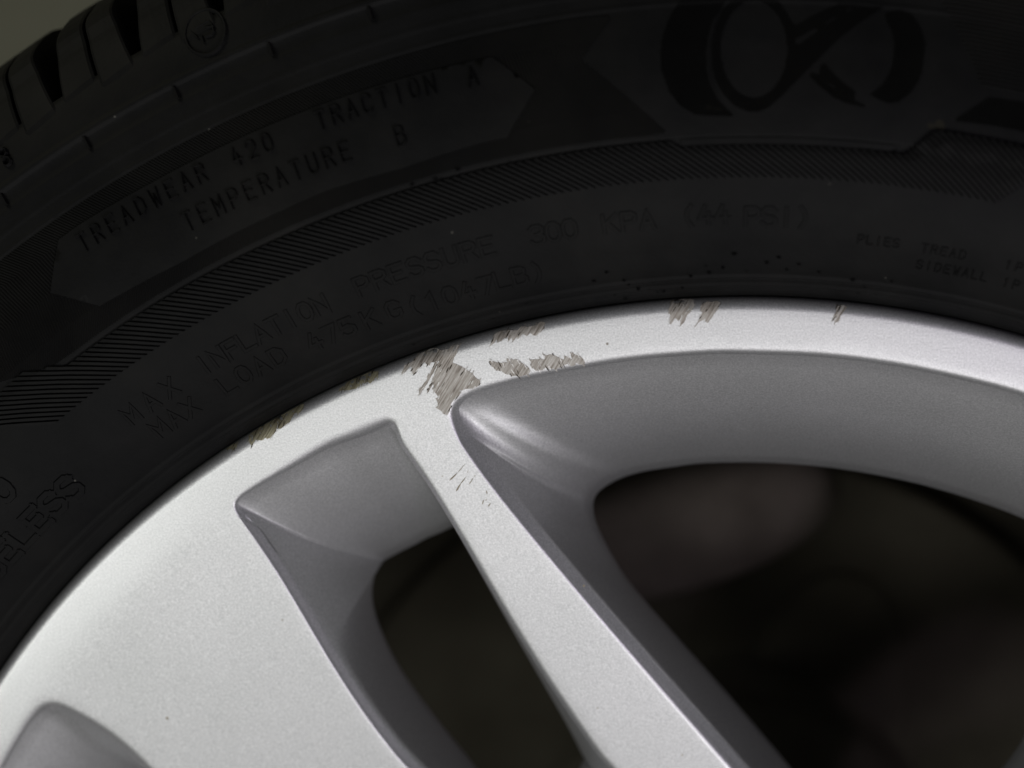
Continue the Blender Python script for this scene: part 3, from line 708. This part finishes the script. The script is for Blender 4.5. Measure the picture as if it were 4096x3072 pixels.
wins = [window(fA, bA, 0, 185.5, 1), window(fN, bN, 0, 158.0, 0)]
# face sheet of one quarter: triangulated round the two openings
C0, C1 = -45.0, 45.0
outer = [Vector(pxy(C0 + (C1 - C0) * i / 180, 204.8)) for i in range(181)]
NRAD = 90
rad1 = [Vector(pxy(C1, 204.8 + (30 - 204.8) * i / NRAD)) for i in range(1, NRAD)]
inner = [Vector(pxy(C1 + (C0 - C1) * i / 40, 30)) for i in range(41)]
rad0 = [Vector(pxy(C0, 30 + (204.8 - 30) * i / NRAD)) for i in range(1, NRAD)]
border = outer + rad1 + inner + rad0
pts = list(border); edges = [(i, (i + 1) % len(border)) for i in range(len(border))]
loops2 = []
for cols, back, edge, ic, icut in wins:
    b = len(pts); lp = [Vector(c_[0][:2]) for c_ in cols]; loops2.append([tuple(p) for p in lp])
    pts += lp; edges += [(b + i, b + (i + 1) % len(lp)) for i in range(len(lp))]
nfix = len(pts)
allb = [tuple(p) for p in pts]
from mathutils.kdtree import KDTree
kd = KDTree(len(allb))
for i, p in enumerate(allb): kd.insert((p[0], p[1], 0), i)
kd.balance()
rr = 31.8
while rr < 203.5:
    n = max(8, int(R(90) * rr / 1.8))
    for i in range(n):
        c = C0 + (C1 - C0) * (i + .5) / n; p = pxy(c, rr)
        if any(inside(p, l) for l in loops2): continue
        if kd.find((p[0], p[1], 0))[2] < .0011: continue
        pts.append(Vector(p))
    rr += 1.6
S_ = 1000.0
vs, es, fs, ov, oe, of = delaunay_2d_cdt([p * S_ for p in pts], edges, [], 0, 1e-5)
QV = []; QF = []
bpoly = [tuple(p * S_) for p in border]; lpolys = [[(x * S_, y * S_) for x, y in l] for l in loops2]
index0 = {}
for i, v in enumerate(vs):
    x, y = v[0] / S_, v[1] / S_; r = math.hypot(x, y)
    for o_ in ov[i]: index0[o_] = i
    QV.append((x, y, zface(r)))
for f in fs:
    cx = sum(vs[i][0] for i in f) / 3; cy = sum(vs[i][1] for i in f) / 3
    if not inside((cx, cy), bpoly) or any(inside((cx, cy), l) for l in lpolys): continue
    a, b, c = [vs[i] for i in f[:3]]
    if (b[0]-a[0])*(c[1]-a[1]) - (b[1]-a[1])*(c[0]-a[0]) < 0: f = f[::-1]
    QF.append(tuple(f))
start = len(border)
for cols, back, edge, ic, icut in wins:
    n = len(cols); nr_ = len(cols[0]); base = []
    for i in range(n):
        base.append([index0[start + i]] + list(range(len(QV), len(QV) + nr_ - 1))); QV += cols[i][1:]
    for i in range(n):
        j = (i + 1) % n
        for k in range(nr_ - 1):
            QF.append((base[i][k], base[j][k], base[j][k+1], base[i][k+1]))
    rim_i = [i for i in range(n) if back[i]]
    eb = []
    for i in rim_i: eb.append((len(QV), len(QV) + 1)); QV += list(edge[i])
    for a in range(len(rim_i)):
        b = (a + 1) % len(rim_i); i, j = rim_i[a], rim_i[b]
        QF.append((base[i][-1], base[j][-1], eb[b][0], eb[a][0])); QF.append((eb[a][0], eb[b][0], eb[b][1], eb[a][1]))
    start += n
RV = []; RF = []
for k in range(4):
    b = len(RV); ca, sa = math.cos(R(-90 * k)), math.sin(R(-90 * k))
    RV += [(x * ca - y * sa, x * sa + y * ca, z) for x, y, z in QV]
    RF += [tuple(i + b for i in f) for f in QF]
# lip: rounds over the edge and goes down behind the bead
lip = [(204.8, 0.0)]
for k in range(1, 13):
    a = R(90 * k / 12); lip.append((204.8 + 2.7 * math.sin(a), -2.7 * (1 - math.cos(a))))
lip += [(207.5, -6), (206, -10), (200, -14), (188, -22), (179, -34), (177, -60), (177, -150), (200, -178), (207, -190)]
b = len(RV); v_, f_ = lathe(lip, 720); RV += v_; RF += [tuple(i + b for i in f) for f in f_]
import bmesh
rim = make("alloy_rim", RV, RF, M_SILVER, wheel)
bm = bmesh.new(); bm.from_mesh(rim.data)
bmesh.ops.remove_doubles(bm, verts=bm.verts, dist=2e-6)
bmesh.ops.recalc_face_normals(bm, faces=bm.faces)
bm.to_mesh(rim.data); bm.free()
rim.data.polygons.foreach_set("use_smooth", [True] * len(rim.data.polygons))
rim.location = (0, HUB, 0)
cap = make("centre_cap", *lathe([(30.5, -10), (30.5, -6.5), (29, -5.5), (15, -4.5), (0.01, -4.2)], 64), M_SILVER, wheel)
cap.location = (0, HUB, 0)

# ---- scrapes in the paint
def flake(name, poly, m, lift, step, label=None, streaks=0):
    pl = [(x, y) for x, y in poly]
    dense = []
    n = len(pl)
    for i in range(n):
        a, b = Vector(pl[i]), Vector(pl[(i + 1) % n]); L = (b - a).length; s = max(1, int(L / (step * .7)))
        nn = Vector((-(b - a).y, (b - a).x)).normalized() if L > 0 else Vector((0, 0))
        for k in range(s):
            j = nn * rnd.uniform(-.13, .13) * min(1, L) if k and step > .3 else nn * 0
            dense.append(a.lerp(b, k / s) + j)
    pts = list(dense); ne = len(pts); dp = [tuple(p) for p in dense]
    x0 = min(p.x for p in pts); x1 = max(p.x for p in pts); y0 = min(p.y for p in pts); y1 = max(p.y for p in pts)
    y = y0
    while y < y1:
        x = x0
        while x < x1:
            if inside((x, y), dp) and min((x-a)**2+(y-b)**2 for a, b in dp) > (step*.4)**2: pts.append(Vector((x, y)))
            x += step
        y += step
    vs, es, fs, ov, oe, of = delaunay_2d_cdt(pts, [(i, (i + 1) % ne) for i in range(ne)], [], 0, 1e-7)
    V = []
    for v in vs:
        q = Vector((v[0], v[1])) * 1e-3; r = q.length
        if r > .20738: q *= .20738 / r; r = .20738
        edge = 0
        e = 1e-5; d = (zrim(r + e) - zrim(r - e)) / (2 * e) if r < .2073 else -6
        l = math.hypot(1, d); nr, nz = -d / l, 1 / l
        q2 = q * (1 + nr * lift / r)
        V.append((q2.x, q2.y, zrim(r) + nz * lift))
    F = []
    for f in fs:
        cx = sum(vs[i][0] for i in f) / 3; cy = sum(vs[i][1] for i in f) / 3
        if not inside((cx, cy), dp): continue
        a, b, c = [vs[i] for i in f[:3]]
        if (b[0]-a[0])*(c[1]-a[1]) - (b[1]-a[1])*(c[0]-a[0]) < 0: f = f[::-1]
        F.append(tuple(f))
    mats = [0] * len(F)
    if streaks:                                      # torn slivers that feather the outline
        ang = R(streaks)
        area_ = abs(sum(dp[i-1][0] * dp[i][1] - dp[i][0] * dp[i-1][1] for i in range(ne))) / 2
        for _ in range(int(10 + area_ * .8)):
            if rnd.random() < .55: q = Vector(dp[rnd.randrange(ne)])
            else:
                for _t in range(30):
                    q = Vector((rnd.uniform(x0, x1), rnd.uniform(y0, y1)))
                    if inside(tuple(q), dp): break
            a_ = ang + rnd.gauss(0, .12); u = Vector((math.cos(a_), math.sin(a_))); nn = Vector((-u.y, u.x))
            L = rnd.uniform(.6, 2.1); wd = rnd.uniform(.09, .30); b0 = len(V); lf = lift + rnd.uniform(.00003, .00008)
            mi = rnd.choice([0, 0, 0, 1, 2])
            for t, w_ in ((-.5, 0), (-.15, 1), (.2, .8), (.5, 0)):
                for sd in ((1, -1) if w_ else (0,)):
                    pq = (q + u * L * t + nn * wd * w_ * sd * .5) * 1e-3; r = min(pq.length, .20738)
                    if pq.length > r: pq *= r / pq.length
                    e = 1e-5; d = (zrim(r + e) - zrim(r - e)) / (2 * e) if r < .2073 else -6
                    l = math.hypot(1, d); pq = pq * (1 - d / l * lf / r); V.append((pq.x, pq.y, zrim(r) + lf / l))
            for f in ((0, 1, 2), (1, 3, 4, 2), (3, 5, 4)): F.append(tuple(b0 + k for k in f)); mats.append(mi)
    o = make(name, V, F, m, rim, label=label)
    if streaks:
        o.data.materials.append(M_METAL); o.data.materials.append(M_DIRT2)
        if len(o.data.polygons) == len(mats): o.data.polygons.foreach_set("material_index", mats)
    return o
for i, s in enumerate(D['scuffs']): flake("kerb_scuff", s, M_SCRAPE2 if i in (6, 7, 8) else M_SCRAPE, .00006 + rnd.uniform(0, .00003), .8, streaks=120 if i in (4, 5) else (75 if i in (6, 7, 8) else 58), label='dark olive scrape under the tyre edge' if i in (6, 7) else None)
for s in D['scratches']: flake("scratch", s, M_DIRT, .00006, .25)
for s in D['specks']: flake("dirt_speck", s, M_DIRT, .00006, .25)

# ================================================================== BRAKE BEHIND THE OPENINGS
brake = bpy.data.objects.new("brake_assembly", None); COL.objects.link(brake)
brake.rotation_euler = (R(90), 0, 0)
brake["label"] = "blurred brownish brake parts in the dark behind the large opening"
brake["category"] = "brake"
def bpart(name, V, F, m):
    o = make(name, V, F, m, brake); o.location = (0, HUB, 0); return o
bpart("brake_disc", *lathe([(30, -130), (62, -130), (66, -134), (66, -162), (128, -164), (130, -166), (130, -178), (127, -180), (30, -180)], 128), M_IRON)
bpart("dust_shield", *lathe([(40, -182), (150, -182), (172, -172), (174, -172), (174, -185), (40, -186)], 128), M_IRON)
bpart("axle", *lathe([(30, -100), (30, -400), (0.01, -400)], 48), M_IRON)
def lump(cx, cy, cz, sx, sy, sz, ang):
    V = []; F = []; nu, nv = 28, 14
    for j in range(nv + 1):
        for i in range(nu):
            a = 2 * math.pi * i / nu; b = math.pi * (j / nv - .5)
            e = lambda t, p: math.copysign(abs(t) ** .9, t)
            x = e(math.cos(b), .6) * e(math.cos(a), .6) * sx; y = e(math.cos(b), .6) * e(math.sin(a), .6) * sy; z = e(math.sin(b), .6) * sz
            ca, sa = math.cos(R(ang)), math.sin(R(ang))
            V.append(((cx + x * ca - y * sa) * 1e-3, (cy + x * sa + y * ca) * 1e-3, (cz + z) * 1e-3))
    for j in range(nv):
        for i in range(nu):
            k = (i + 1) % nu; F.append((j*nu+i, j*nu+k, (j+1)*nu+k, (j+1)*nu+i))
    return V, F
bpart("brake_caliper", *lump(-15, 113, -146, 48, 18, 16, 17), M_RUST)
bpart("caliper_piston", *lump(27, 40, -163, 25, 56, 6, -8), M_IRON)

# ================================================================== ROOM
def sheet(name, p, m):
    o = make(name, p, [(0, 1, 2, 3)], m, smooth=False); o["kind"] = "structure"; return o
sheet("floor", [(-4, -4, 0), (4, -4, 0), (4, .5, 0), (-4, .5, 0)], M_FLOOR)
sheet("wall", [(-4, .5, 0), (4, .5, 0), (4, .5, 3), (-4, .5, 3)], M_WALL)
